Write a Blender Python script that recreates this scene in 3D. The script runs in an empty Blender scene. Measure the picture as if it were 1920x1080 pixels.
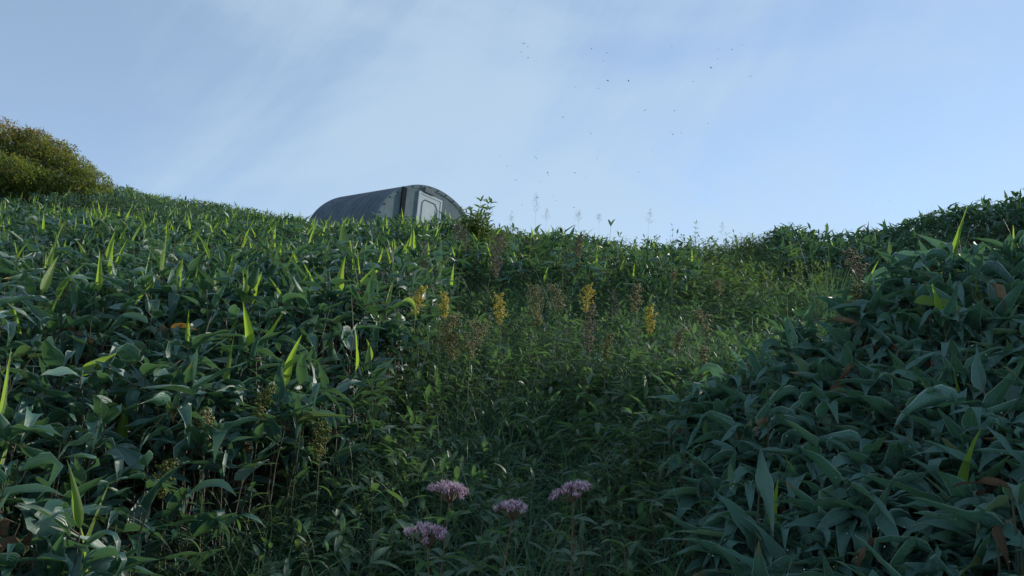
import bpy, math, random
import numpy as np
from mathutils import Matrix, Vector

random.seed(7)
RNG = np.random.default_rng(11)
PI = math.pi
sc = bpy.context.scene
COL = sc.collection

# ------------------------------------------------------------------ camera
FPX, PITCH, ROLL, EYE = 1396.0, 0.19, 0.05, 1.6
cam_d = bpy.data.cameras.new('camera')
cam = bpy.data.objects.new('camera', cam_d)
COL.objects.link(cam)
cam_d.sensor_width = 36.0
cam_d.lens = FPX / 1920.0 * 36.0
cam_d.clip_start = 0.05
cam_d.clip_end = 3000.0
_f = Vector((0, math.cos(PITCH), math.sin(PITCH)))
_u = Vector((0, -math.sin(PITCH), math.cos(PITCH)))
_r = Vector((1, 0, 0))
cr, sr = math.cos(ROLL), math.sin(ROLL)
R_ = _r * cr + _u * sr
U_ = _r * -sr + _u * cr
M = Matrix(((R_.x, U_.x, -_f.x, 0), (R_.y, U_.y, -_f.y, 0), (R_.z, U_.z, -_f.z, EYE), (0, 0, 0, 1)))
cam.matrix_world = M
sc.camera = cam

# ------------------------------------------------------------------ light and sky
SUN_AZ = math.radians(50)      # to the right of the view direction
SUN_EL = math.radians(23)
world = bpy.data.worlds.new('World')
sc.world = world
world.use_nodes = True
wn, wl = world.node_tree.nodes, world.node_tree.links
wn.clear()
w_out = wn.new('ShaderNodeOutputWorld')
w_bg = wn.new('ShaderNodeBackground')
w_bg.inputs['Strength'].default_value = 0.15
sky = wn.new('ShaderNodeTexSky')
sky.sky_type = 'NISHITA'
sky.sun_disc = False
sky.sun_elevation = SUN_EL
sky.sun_rotation = SUN_AZ
sky.altitude = 1500
sky.air_density = 1.0
sky.dust_density = 0.05
sky.ozone_density = 1.6
geo = wn.new('ShaderNodeTexCoord')
mp = wn.new('ShaderNodeMapping')
mp.inputs['Rotation'].default_value = (0.35, 0.5, 0.3)
mp.inputs['Scale'].default_value = (1.0, 2.2, 3.2)
wl.new(geo.outputs['Generated'], mp.inputs['Vector'])
n1 = wn.new('ShaderNodeTexNoise')
n1.inputs['Scale'].default_value = 1.5
n1.inputs['Detail'].default_value = 7
n1.inputs['Roughness'].default_value = 0.52
n1.inputs['Distortion'].default_value = 0.5
wl.new(mp.outputs['Vector'], n1.inputs['Vector'])
mp.inputs['Location'].default_value = (5.97, 4.49, 2.94)
mp2 = wn.new('ShaderNodeMapping')
mp2.inputs['Location'].default_value = (5.86, 0.75, 5.72)
mp2.inputs['Scale'].default_value = (3.6, 1.0, 0.75)
mp0 = wn.new('ShaderNodeMapping')
mp0.inputs['Rotation'].default_value = (0.0, -0.60, 0.0)
wl.new(geo.outputs['Generated'], mp0.inputs['Vector'])
wl.new(mp0.outputs['Vector'], mp2.inputs['Vector'])
n2 = wn.new('ShaderNodeTexNoise')
n2.inputs['Scale'].default_value = 1.6
n2.inputs['Detail'].default_value = 8
n2.inputs['Roughness'].default_value = 0.55
n2.inputs['Distortion'].default_value = 0.9
wl.new(mp2.outputs['Vector'], n2.inputs['Vector'])
mx = wn.new('ShaderNodeMath'); mx.operation = 'MULTIPLY_ADD'
mx.inputs[1].default_value = 0.65
wl.new(n2.outputs['Fac'], mx.inputs[0]); wl.new(n1.outputs['Fac'], mx.inputs[2])
rp = wn.new('ShaderNodeMapRange')
rp.inputs['From Min'].default_value = 0.66
rp.inputs['From Max'].default_value = 1.02
rp.inputs['To Min'].default_value = 0.36
rp.inputs['To Max'].default_value = 0.80
rp.interpolation_type = 'SMOOTHSTEP'
wl.new(mx.outputs[0], rp.inputs['Value'])
mixc = wn.new('ShaderNodeMix'); mixc.data_type = 'RGBA'
wl.new(rp.outputs['Result'], mixc.inputs['Factor'])
wl.new(sky.outputs['Color'], mixc.inputs['A'])
mixc.inputs['B'].default_value = (2.85, 3.7, 4.55, 1)
wl.new(mixc.outputs['Result'], w_bg.inputs['Color'])
wl.new(w_bg.outputs[0], w_out.inputs['Surface'])

sun_d = bpy.data.lights.new('sun', 'SUN')
sun_d.energy = 3.8
sun_d.angle = math.radians(0.5)
sun_d.color = (1.0, 0.92, 0.80)
sun = bpy.data.objects.new('sun', sun_d)
COL.objects.link(sun)
sd = Vector((math.sin(SUN_AZ) * math.cos(SUN_EL), math.cos(SUN_AZ) * math.cos(SUN_EL), math.sin(SUN_EL)))
sun.rotation_euler = sd.to_track_quat('Z', 'Y').to_euler()
sun.location = sd * 60

sc.view_settings.view_transform = 'Standard'
sc.view_settings.look = 'None'
sc.view_settings.gamma = 1
sc.view_settings.exposure = 0.32
sc.render.engine = 'CYCLES'
sc.cycles.max_bounces = 6
sc.cycles.diffuse_bounces = 3
sc.cycles.glossy_bounces = 2
sc.cycles.transmission_bounces = 4
sc.cycles.transparent_max_bounces = 4

# ------------------------------------------------------------------ helpers
def ray(px, py):
    a, b = (px - 960) / FPX, (540 - py) / FPX
    u = a * cr - b * sr
    v = a * sr + b * cr
    return np.array([u, math.cos(PITCH) - v * math.sin(PITCH), math.sin(PITCH) + v * math.cos(PITCH)])

def sstep(x, a, b):
    t = np.clip((np.asarray(x, float) - a) / (b - a), 0, 1)
    return t * t * (3 - 2 * t)

def vnoise(x, y, s=1.0, seed=0):
    """smooth value noise in -1..1"""
    x = np.asarray(x, float) * s + 100; y = np.asarray(y, float) * s + 100
    xi, yi = np.floor(x).astype(np.int64), np.floor(y).astype(np.int64)
    fx, fy = x - xi, y - yi
    fx, fy = fx * fx * (3 - 2 * fx), fy * fy * (3 - 2 * fy)
    def h(i, j):
        n = (i * 374761393 + j * 668265263 + seed * 982451653) & 0x7fffffff
        n = ((n ^ (n >> 13)) * 1274126177) & 0x7fffffff
        return ((n ^ (n >> 16)) & 0xffff) / 32767.5 - 1
    return (h(xi, yi) * (1 - fx) + h(xi + 1, yi) * fx) * (1 - fy) + (h(xi, yi + 1) * (1 - fx) + h(xi + 1, yi + 1) * fx) * fy

# terrain: height over distance D in a fan of directions (a = x / y)
DK = np.array([0, 1.8, 3, 4.5, 6, 8, 10.5, 13, 20, 26, 60, 400.])
COMMON = [0, .8, 1.3, 1.85, 2.3, 3.0, 3.85]
def zc(px, py, D, h):
    r = ray(px, py)
    return EYE + r[2] / r[1] * D - h
COLS = []
def colm(px, a=None, far=(), tail=(12, 14)):
    if a is None:
        r = ray(px, 420); a = r[0] / r[1]
    COLS.append((a, COMMON + list(far) + list(tail)))
colm(None, -2.5, (5.3, 7.6, 9.8))
colm(None, -1.1, (5.1, 7.5, 9.8))
colm(0, None, (zc(0, 402, 13, .6), zc(0, 354, 20, .6), zc(0, 340, 26, .6)))
colm(230, None, (zc(230, 408, 13, .6), zc(230, 362, 20, .6), zc(230, 349, 26, .6)))
colm(400, None, (zc(400, 418, 13, .6), zc(400, 395, 20, .6), zc(400, 382, 26, .6)))
colm(560, None, (zc(560, 420, 13, .6), zc(560, 408, 20, .6), zc(560, 408, 26, .6)))
colm(680, None, (zc(680, 424, 13, .6), 5.75, 6.6), (8, 8))
colm(850, None, (zc(850, 416, 13, .65), 5.85, 6.3), (8, 8))
colm(1000, None, (zc(1000, 428, 13, .65), 5.6, 6.0), (7, 7))
colm(1250, None, (zc(1250, 435, 13, .55), 5.3, 5.6), (7, 7))
colm(1450, None, (zc(1450, 438, 13, .4), 5.1, 5.4), (7, 7))
colm(1560, None, (zc(1560, 440, 13, .5), 5.1, 5.5), (7, 7))
colm(1750, None, (zc(1750, 398, 13, .5), 5.8, 6.2), (8, 8))
colm(1920, None, (zc(1920, 364, 13, .5), 6.5, 7.2), (9, 10))
colm(None, 1.15, (6.6, 9.6, 12.0), (20, 22))  # from here rightward: unseen hill, added to block the sun and shade the bank
colm(None, 2.5, (6.8, 9.8, 12.2), (20, 22))
AK = np.array([c[0] for c in COLS])
ZT = np.array([c[1] for c in COLS])

def ground(x, y):
    x = np.asarray(x, float); y = np.asarray(y, float)
    hyp = np.hypot(x, y)
    yy = np.maximum(y, 1e-3)
    a = np.clip(x / yy, -2.5, 2.5)
    D = np.where(np.abs(a) <= 1, yy, hyp / math.sqrt(2))
    D = np.clip(D, 0, 399)
    ai = np.clip(np.searchsorted(AK, a) - 1, 0, len(AK) - 2)
    at = np.clip((a - AK[ai]) / (AK[ai + 1] - AK[ai]), 0, 1)
    di = np.clip(np.searchsorted(DK, D) - 1, 0, len(DK) - 2)
    dt = (D - DK[di]) / (DK[di + 1] - DK[di])
    z = (ZT[ai, di] * (1 - at) + ZT[ai + 1, di] * at) * (1 - dt) + (ZT[ai, di + 1] * (1 - at) + ZT[ai + 1, di + 1] * at) * dt
    w = sstep(np.arctan2(x, y) / PI * 180 * np.sign(x + 1e-9), 60, 95)
    z = z * (1 - w) + w * 0.35 * np.clip(y, -60, 20)
    near = 1 - sstep(D, 3.0, 5.0)
    z = z + (0.62 * sstep(x, 0.15, 1.9) + .16 * sstep(x, 1.6, 2.8)) * near + 0.12 * sstep(-x, 0.8, 2.0) * near
    z = z + 0.06 * vnoise(x, y, 0.9, 1) * sstep(hyp, 1, 4) + 0.03 * vnoise(x, y, 2.3, 2)
    z = z + .16 * vnoise(x, y, .42, 3) * sstep(hyp, 8, 12) * (1 - sstep(hyp, 30, 50))
    z = z - .35 * np.exp(-((D - 16.2) / 1.1) ** 2) * sstep(-x, 5.5, 8)
    # the shallow worn path
    z = z - 0.10 * np.exp(-((x - path_x(y)) / 0.45) ** 2) * sstep(y, 0.5, 3) * (1 - sstep(y, 10, 14))
    return z

def path_x(y):
    return 0.05 + 0.02 * np.asarray(y, float) + 0.2 * sstep(y, 5, 13) * 8

def gz(x, y):
    return float(ground(x, y))

def place(px, py, h, dmin=1.3, dmax=30):
    """ground point where a plant of height h stands whose top shows at (px, py)"""
    r = ray(px, py); r = r / r[1]
    prev = dmin
    for d in np.arange(dmin, dmax, 0.02):
        if EYE + r[2] * d - h <= gz(r[0] * d, d):
            prev = d; break
    return r[0] * prev, prev, gz(r[0] * prev, prev)

def place_at(px, py, d):
    r = ray(px, py); r = r / r[1]
    x, y = r[0] * d, d
    g = gz(x, y)
    return x, y, g, EYE + r[2] * d - g

def mesh_from(name, V, F, attr=None, smooth=True, mat_idx=None):
    me = bpy.data.meshes.new(name)
    V = np.asarray(V, np.float32).reshape(-1, 3)
    if isinstance(F, list):
        lens = np.array([len(f) for f in F], np.int32)
        flat = np.array([i for f in F for i in f], np.int32)
    else:
        F = np.asarray(F, np.int32)
        lens = np.full(len(F), F.shape[1], np.int32)
        flat = F.reshape(-1)
    me.vertices.add(len(V)); me.vertices.foreach_set('co', V.reshape(-1))
    me.loops.add(len(flat)); me.loops.foreach_set('vertex_index', flat)
    me.polygons.add(len(lens))
    me.polygons.foreach_set('loop_start', np.concatenate([[0], np.cumsum(lens)[:-1]]).astype(np.int32))
    me.polygons.foreach_set('loop_total', lens)
    me.polygons.foreach_set('use_smooth', np.full(len(lens), smooth, bool))
    if mat_idx is not None:
        me.polygons.foreach_set('material_index', np.asarray(mat_idx, np.int32))
    if attr is not None:
        A = me.attributes.new('lf', 'FLOAT_VECTOR', 'POINT')
        A.data.foreach_set('vector', np.asarray(attr, np.float32).reshape(-1))
    me.update(calc_edges=True)
    me.validate()
    return me

def link(name, me, mats, parent=None, loc=(0, 0, 0)):
    o = bpy.data.objects.new(name, me)
    COL.objects.link(o)
    for m in (mats if isinstance(mats, (list, tuple)) else [mats]):
        me.materials.append(m)
    if parent is not None:
        o.parent = parent
    else:
        o.location = loc
    return o

def tag(o, label=None, cat=None, group=None, kind=None):
    if label: o['label'] = label
    if cat: o['category'] = cat
    if group: o['group'] = group
    if kind: o['kind'] = kind
    return o

def empty(name, loc, label, cat, group=None):
    o = bpy.data.objects.new(name, None)
    COL.objects.link(o)
    o.location = loc
    o.empty_display_size = 0.05
    return tag(o, label, cat, group)

class Bag:
    """collects vertices, faces and the per point attribute (random, t along, s across)"""
    def __init__(s): s.V, s.Q, s.T, s.A, s.n = [], [], [], [], 0
    def add(s, V, F, A=None):
        V = np.asarray(V, float).reshape(-1, 3)
        F = np.asarray(F, int)
        (s.Q if F.shape[1] == 4 else s.T).append(F + s.n)
        s.V.append(V)
        s.A.append(np.zeros((len(V), 3)) if A is None else np.asarray(A, float).reshape(-1, 3))
        s.n += len(V)
    def mesh(s, name, smooth=True):
        V = np.concatenate(s.V); A = np.concatenate(s.A)
        q = np.concatenate(s.Q) if s.Q else np.zeros((0, 4), int)
        t = np.concatenate(s.T) if s.T else np.zeros((0, 3), int)
        me = bpy.data.meshes.new(name)
        me.vertices.add(len(V)); me.vertices.foreach_set('co', V.astype(np.float32).reshape(-1))
        flat = np.concatenate([q.reshape(-1), t.reshape(-1)]).astype(np.int32)
        lens = np.concatenate([np.full(len(q), 4), np.full(len(t), 3)]).astype(np.int32)
        me.loops.add(len(flat)); me.loops.foreach_set('vertex_index', flat)
        me.polygons.add(len(lens))
        me.polygons.foreach_set('loop_start', np.concatenate([[0], np.cumsum(lens)[:-1]]).astype(np.int32))
        me.polygons.foreach_set('loop_total', lens)
        me.polygons.foreach_set('use_smooth', np.full(len(lens), smooth, bool))
        at = me.attributes.new('lf', 'FLOAT_VECTOR', 'POINT')
        at.data.foreach_set('vector', A.astype(np.float32).reshape(-1))
        me.update(calc_edges=True)
        return me

def wprof(t, kind):
    if kind == 'sasa':      # oblong blade, round base, short pointed tip
        return np.clip((np.clip(t / 0.18, 0, 1) ** 0.6) * np.clip((1 - t) / 0.82, 0, 1) ** 1.0, 0.015, 1)
    if kind == 'grass':
        return np.clip((1 - t) ** 0.7, 0.03, 1)
    return np.clip(np.sin(PI * np.clip(t, 0, 1) ** 0.8) ** 0.85, 0.03, 1)   # lanceolate

def blades(bag, P, az, pitch, L, W, curl, kink=None, kpos=None, roll=None, seg=7, cross=4, fold=0.25, kind='sasa', wave=0.0, rnd=None, swirl=None):
    """many leaf blades at once. P (n,3) base points; az heading; pitch above horizontal."""
    P = np.asarray(P, float); n = len(P)
    if n == 0: return
    B = lambda v, d=0.0: np.broadcast_to(np.asarray(d if v is None else v, float), (n,))
    az, pitch, L, W, curl, kink, kpos, roll, rnd, swirl, fold = B(az), B(pitch), B(L), B(W), B(curl), B(kink), B(kpos, .5), B(roll), B(rnd), B(swirl), B(fold)
    t = np.linspace(0, 1, seg + 1)
    T = t[None, :]
    phi = pitch[:, None] - curl[:, None] * T ** 1.2 - kink[:, None] * sstep((T - kpos[:, None]) / 0.09, 0, 1)
    a2 = az[:, None] + swirl[:, None] * T
    dl = (L / seg)[:, None]
    dx, dy, dz = np.cos(phi) * np.cos(a2) * dl, np.cos(phi) * np.sin(a2) * dl, np.sin(phi) * dl
    S = np.zeros((n, seg + 1, 3))
    S[:, 1:, 0] = np.cumsum((dx[:, 1:] + dx[:, :-1]) / 2, 1)
    S[:, 1:, 1] = np.cumsum((dy[:, 1:] + dy[:, :-1]) / 2, 1)
    S[:, 1:, 2] = np.cumsum((dz[:, 1:] + dz[:, :-1]) / 2, 1)
    S += P[:, None, :]
    tan = np.stack([np.cos(phi) * np.cos(a2), np.cos(phi) * np.sin(a2), np.sin(phi)], -1)
    side = np.stack([-np.sin(a2), np.cos(a2), np.zeros_like(a2)], -1)
    nor = np.cross(tan, side)
    cr_, sr_ = np.cos(roll)[:, None, None], np.sin(roll)[:, None, None]
    side, nor = side * cr_ + nor * sr_, nor * cr_ - side * sr_
    w = wprof(t, kind)[None, :] * W[:, None] * 0.5
    s = np.linspace(-1, 1, cross + 1)
    ww = w[:, :, None]
    h = fold[:, None, None] * np.abs(s)[None, None, :] ** 1.5 * ww
    if wave:
        ph = RNG.uniform(0, 6.28, (n, 1, 1)); fr = RNG.uniform(6, 13, (n, 1, 1))
        h = h + wave * W[:, None, None] * np.sin(fr * T[:, :, None] + ph) * s[None, None, :] * np.sin(PI * T[:, :, None])
        h = h + wave * 0.5 * W[:, None, None] * np.sin(fr * 1.7 * T[:, :, None] - ph) * (s[None, None, :] ** 2)
    V = S[:, :, None, :] + side[:, :, None, :] * (s[None, None, :, None] * ww[..., None]) + nor[:, :, None, :] * h[..., None]
    A = np.zeros(V.shape)
    A[..., 0] = rnd[:, None, None]; A[..., 1] = T[:, :, None]; A[..., 2] = s[None, None, :]
    m = (seg + 1) * (cross + 1)
    i, j = np.meshgrid(np.arange(seg), np.arange(cross), indexing='ij')
    q0 = (i * (cross + 1) + j).reshape(-1)
    F = np.stack([q0, q0 + 1, q0 + cross + 2, q0 + cross + 1], -1)
    F = (F[None] + (np.arange(n) * m)[:, None, None]).reshape(-1, 4)
    bag.add(V.reshape(-1, 3), F, A.reshape(-1, 3))

def tubes(bag, P0, P1, r0, r1, sides=3, rnd=None, bow=0.0, seg=2):
    """many thin straight or slightly bowed stems"""
    P0 = np.asarray(P0, float).reshape(-1, 3); P1 = np.asarray(P1, float).reshape(-1, 3); n = len(P0)
    if n == 0: return
    r0 = np.broadcast_to(np.asarray(r0, float), (n,)); r1 = np.broadcast_to(np.asarray(r1, float), (n,))
    rnd = np.broadcast_to(np.asarray(0 if rnd is None else rnd, float), (n,))
    d = P1 - P0; L = np.linalg.norm(d, axis=1, keepdims=True) + 1e-9; d = d / L
    ref = np.where(np.abs(d[:, 2:3]) > .8, [[1., 0, 0]], [[0, 0, 1.]])
    u = np.cross(d, ref); u /= np.linalg.norm(u, axis=1, keepdims=True)
    v = np.cross(d, u)
    t = np.linspace(0, 1, seg + 1)
    b = RNG.normal(0, 1, (n, 2)) * bow * L
    C = P0[:, None] + (P1 - P0)[:, None] * t[None, :, None] + (np.sin(PI * t)[None, :, None]) * (u[:, None] * b[:, None, :1] + v[:, None] * b[:, None, 1:])
    an = np.arange(sides) / sides * 2 * PI
    R = r0[:, None] * (1 - t) + r1[:, None] * t
    V = C[:, :, None] + R[:, :, None, None] * (np.cos(an)[None, None, :, None] * u[:, None, None] + np.sin(an)[None, None, :, None] * v[:, None, None])
    A = np.zeros(V.shape); A[..., 0] = rnd[:, None, None]; A[..., 1] = t[None, :, None]
    m = (seg + 1) * sides
    i, j = np.meshgrid(np.arange(seg), np.arange(sides), indexing='ij')
    i, j = i.reshape(-1), j.reshape(-1); k = (j + 1) % sides
    F = np.stack([i * sides + j, i * sides + k, (i + 1) * sides + k, (i + 1) * sides + j], -1)
    F = (F[None] + (np.arange(n) * m)[:, None, None]).reshape(-1, 4)
    bag.add(V.reshape(-1, 3), F, A.reshape(-1, 3))

OCT_V = np.array([(1, 0, 0), (-1, 0, 0), (0, 1, 0), (0, -1, 0), (0, 0, 1), (0, 0, -1)], float)
OCT_F = np.array([(0, 2, 4), (2, 1, 4), (1, 3, 4), (3, 0, 4), (2, 0, 5), (1, 2, 5), (3, 1, 5), (0, 3, 5)])
def blobs(bag, P, r, rnd=0, squash=1.0):
    P = np.asarray(P, float).reshape(-1, 3); n = len(P)
    if n == 0: return
    r = np.broadcast_to(np.asarray(r, float), (n,))
    rnd = np.broadcast_to(np.asarray(rnd, float), (n,))
    jit = RNG.uniform(.75, 1.25, (n, 6, 3))
    V = P[:, None] + OCT_V[None] * jit * r[:, None, None] * np.array([1, 1, squash])
    A = np.zeros(V.shape); A[..., 0] = rnd[:, None]
    F = (OCT_F[None] + (np.arange(n) * 6)[:, None, None]).reshape(-1, 3)
    bag.add(V.reshape(-1, 3), F, A.reshape(-1, 3))

# ------------------------------------------------------------------ materials
def new_mat(name):
    m = bpy.data.materials.new(name); m.use_nodes = True
    nt = m.node_tree; nt.nodes.clear()
    return m, nt.nodes, nt.links

def leaf_mat(name, ramp, trans, rough=0.45, tfac=0.35, back=None, margin=None, veins=30.0, bump=0.25, tip=None, rib=1.5, spec=0.5, frost=0.0):
    m, N, Lk = new_mat(name)
    out = N.new('ShaderNodeOutputMaterial')
    at = N.new('ShaderNodeAttribute'); at.attribute_name = 'lf'
    sep = N.new('ShaderNodeSeparateXYZ'); Lk.new(at.outputs['Vector'], sep.inputs[0])
    cr1 = N.new('ShaderNodeValToRGB'); Lk.new(sep.outputs['X'], cr1.inputs['Fac'])
    el = cr1.color_ramp.elements
    while len(el) < len(ramp): el.new(0.5)
    for e, (p, c) in zip(el, ramp): e.position = p; e.color = (*c, 1)
    # blotchy variation over the blade
    tc = N.new('ShaderNodeTexCoord')
    nz = N.new('ShaderNodeTexNoise'); nz.inputs['Scale'].default_value = 14; nz.inputs['Detail'].default_value = 4
    Lk.new(tc.outputs['Object'], nz.inputs['Vector'])
    mr = N.new('ShaderNodeMapRange'); mr.inputs['To Min'].default_value = 0.72; mr.inputs['To Max'].default_value = 1.28
    Lk.new(nz.outputs['Fac'], mr.inputs['Value'])
    hm = N.new('ShaderNodeMix'); hm.data_type = 'RGBA'; hm.blend_type = 'MULTIPLY'; hm.inputs['Factor'].default_value = 1
    Lk.new(cr1.outputs['Color'], hm.inputs['A']); Lk.new(mr.outputs['Result'], hm.inputs['B'])
    col = hm.outputs['Result']
    ab = N.new('ShaderNodeMath'); ab.operation = 'ABSOLUTE'; Lk.new(sep.outputs['Z'], ab.inputs[0])
    def mixto(col, fac, c):
        mm = N.new('ShaderNodeMix'); mm.data_type = 'RGBA'
        Lk.new(fac, mm.inputs['Factor']); Lk.new(col, mm.inputs['A']); mm.inputs['B'].default_value = (*c, 1)
        return mm.outputs['Result']
    if rib:
        r1 = N.new('ShaderNodeMapRange'); r1.inputs['From Min'].default_value = 0.0; r1.inputs['From Max'].default_value = 0.09
        r1.inputs['To Min'].default_value = 0.55; r1.inputs['To Max'].default_value = 0
        Lk.new(ab.outputs[0], r1.inputs['Value'])
        col = mixto(col, r1.outputs['Result'], (0.10 * rib, 0.16 * rib, 0.05 * rib))
    if margin:
        r2 = N.new('ShaderNodeMapRange'); r2.inputs['From Min'].default_value = 0.86; r2.inputs['From Max'].default_value = 0.96
        r2.inputs['To Max'].default_value = 0.75
        Lk.new(ab.outputs[0], r2.inputs['Value'])
        col = mixto(col, r2.outputs['Result'], margin)
    if tip:
        # withered tips and edges on a share of the blades
        ad = N.new('ShaderNodeMath'); ad.operation = 'MULTIPLY_ADD'; ad.inputs[1].default_value = 0.9
        Lk.new(nz.outputs['Fac'], ad.inputs[0]); Lk.new(sep.outputs['Y'], ad.inputs[2])
        fr = N.new('ShaderNodeMath'); fr.operation = 'MULTIPLY'; fr.inputs[1].default_value = 7.31
        Lk.new(sep.outputs['X'], fr.inputs[0])
        f2 = N.new('ShaderNodeMath'); f2.operation = 'FRACT'; Lk.new(fr.outputs[0], f2.inputs[0])
        ad2 = N.new('ShaderNodeMath'); ad2.operation = 'MULTIPLY_ADD'; ad2.inputs[1].default_value = 0.45
        Lk.new(f2.outputs[0], ad2.inputs[0]); Lk.new(ad.outputs[0], ad2.inputs[2])
        r3 = N.new('ShaderNodeMapRange'); r3.inputs['From Min'].default_value = 1.62; r3.inputs['From Max'].default_value = 1.72
        Lk.new(ad2.outputs[0], r3.inputs['Value'])
        col = mixto(col, r3.outputs['Result'], tip)
    if frost:
        # patches of fine pale dew film, doubling as a bluish lift of shaded leaves
        f1 = N.new('ShaderNodeTexNoise'); f1.inputs['Scale'].default_value = 9; f1.inputs['Detail'].default_value = 2
        f3 = N.new('ShaderNodeTexNoise'); f3.inputs['Scale'].default_value = 260; f3.inputs['Detail'].default_value = 3
        Lk.new(tc.outputs['Object'], f1.inputs['Vector']); Lk.new(tc.outputs['Object'], f3.inputs['Vector'])
        g1 = N.new('ShaderNodeMapRange'); g1.inputs['From Min'].default_value = .38; g1.inputs['From Max'].default_value = .60
        Lk.new(f1.outputs['Fac'], g1.inputs['Value'])
        g3 = N.new('ShaderNodeMapRange'); g3.inputs['From Min'].default_value = .48; g3.inputs['From Max'].default_value = .62; g3.inputs['To Max'].default_value = frost
        Lk.new(f3.outputs['Fac'], g3.inputs['Value'])
        gm = N.new('ShaderNodeMath'); gm.operation = 'MULTIPLY'
        Lk.new(g1.outputs['Result'], gm.inputs[0]); Lk.new(g3.outputs['Result'], gm.inputs[1])
        col = mixto(col, gm.outputs[0], (.13, .25, .25))
    if back:
        g = N.new('ShaderNodeNewGeometry')
        mb = N.new('ShaderNodeMath'); mb.operation = 'MULTIPLY'; mb.inputs[1].default_value = 0.7
        Lk.new(g.outputs['Backfacing'], mb.inputs[0])
        col = mixto(col, mb.outputs[0], back)
    p = N.new('ShaderNodeBsdfPrincipled')
    Lk.new(col, p.inputs['Base Color'])
    p.inputs['Specular IOR Level'].default_value = spec
    rr = N.new('ShaderNodeMapRange'); rr.inputs['To Min'].default_value = rough - .13; rr.inputs['To Max'].default_value = rough + .17
    nf = N.new('ShaderNodeTexNoise'); nf.inputs['Scale'].default_value = 90; nf.inputs['Detail'].default_value = 3
    Lk.new(tc.outputs['Object'], nf.inputs['Vector'])
    Lk.new(nf.outputs['Fac'], rr.inputs['Value']); Lk.new(rr.outputs['Result'], p.inputs['Roughness'])
    if bump:
        vs = N.new('ShaderNodeMath'); vs.operation = 'MULTIPLY'; vs.inputs[1].default_value = veins
        Lk.new(sep.outputs['Z'], vs.inputs[0])
        sn = N.new('ShaderNodeMath'); sn.operation = 'SINE'; Lk.new(vs.outputs[0], sn.inputs[0])
        ma = N.new('ShaderNodeMath'); ma.operation = 'MULTIPLY_ADD'; ma.inputs[1].default_value = 0.35
        Lk.new(sn.outputs[0], ma.inputs[0]); Lk.new(nf.outputs['Fac'], ma.inputs[2])
        bp = N.new('ShaderNodeBump'); bp.inputs['Strength'].default_value = bump; bp.inputs['Distance'].default_value = 0.002
        Lk.new(ma.outputs[0], bp.inputs['Height']); Lk.new(bp.outputs['Normal'], p.inputs['Normal'])
    tr = N.new('ShaderNodeBsdfTranslucent')
    tm = N.new('ShaderNodeMix'); tm.data_type = 'RGBA'; tm.inputs['Factor'].default_value = 0.75
    Lk.new(col, tm.inputs['A']); tm.inputs['B'].default_value = (*trans, 1)
    Lk.new(tm.outputs['Result'], tr.inputs['Color'])
    ms = N.new('ShaderNodeMixShader'); ms.inputs['Fac'].default_value = tfac
    Lk.new(p.outputs[0], ms.inputs[1]); Lk.new(tr.outputs[0], ms.inputs[2])
    Lk.new(ms.outputs[0], out.inputs['Surface'])
    return m

def plain_mat(name, c, rough=0.6, var=0.25, scale=20, metallic=0.0, bump=0.1, spec=0.5):
    m, N, Lk = new_mat(name)
    out = N.new('ShaderNodeOutputMaterial'); p = N.new('ShaderNodeBsdfPrincipled')
    tc = N.new('ShaderNodeTexCoord'); nz = N.new('ShaderNodeTexNoise')
    nz.inputs['Scale'].default_value = scale; nz.inputs['Detail'].default_value = 5
    Lk.new(tc.outputs['Object'], nz.inputs['Vector'])
    mr = N.new('ShaderNodeMapRange'); mr.inputs['From Min'].default_value = .25; mr.inputs['From Max'].default_value = .75
    mr.inputs['To Min'].default_value = 1 - var; mr.inputs['To Max'].default_value = 1 + var
    Lk.new(nz.outputs['Fac'], mr.inputs['Value'])
    mm = N.new('ShaderNodeMix'); mm.data_type = 'RGBA'; mm.blend_type = 'MULTIPLY'; mm.inputs['Factor'].default_value = 1
    mm.inputs['A'].default_value = (*c, 1); Lk.new(mr.outputs['Result'], mm.inputs['B'])
    Lk.new(mm.outputs['Result'], p.inputs['Base Color'])
    p.inputs['Roughness'].default_value = rough; p.inputs['Metallic'].default_value = metallic
    p.inputs['Specular IOR Level'].default_value = spec
    bp = N.new('ShaderNodeBump'); bp.inputs['Strength'].default_value = bump; bp.inputs['Distance'].default_value = .01
    Lk.new(nz.outputs['Fac'], bp.inputs['Height']); Lk.new(bp.outputs['Normal'], p.inputs['Normal'])
    Lk.new(p.outputs[0], out.inputs['Surface'])
    return m

def ramp_mat(name, ramp, rough=0.7, tfac=0.2, trans=(.3, .2, .05)):
    return leaf_mat(name, ramp, trans, rough=rough, tfac=tfac, rib=None, bump=0)

M_SASA = leaf_mat('bamboo_leaf', [(0, (.009, .038, .034)), (.3, (.019, .078, .060)), (.65, (.038, .122, .082)), (.88, (.075, .17, .09)), (1, (.20, .22, .08))],
                  (.15, .32, .07), rough=.42, tfac=.20, spec=.6, frost=.4, back=(.035, .105, .085), margin=(.30, .42, .32), tip=(.24, .17, .08), veins=34, bump=.35)
M_SASA_VEILED = leaf_mat('light_veiled_bamboo_leaf', [(0, (.020, .070, .062)), (.35, (.036, .118, .095)), (.75, (.060, .160, .118)), (.93, (.10, .20, .11)), (1, (.22, .23, .10))],  # lighter bamboo leaf copy: hazy veil of light put into the colour, plus dew
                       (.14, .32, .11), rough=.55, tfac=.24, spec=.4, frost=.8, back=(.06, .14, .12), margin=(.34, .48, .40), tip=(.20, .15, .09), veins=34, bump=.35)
M_SASA_NEW = leaf_mat('young_bamboo_leaf', [(0, (.07, .15, .02)), (1, (.13, .22, .03))], (.40, .62, .06), rough=.42, tfac=.55,
                      margin=(.2, .28, .1), veins=34, bump=.3)
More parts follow.
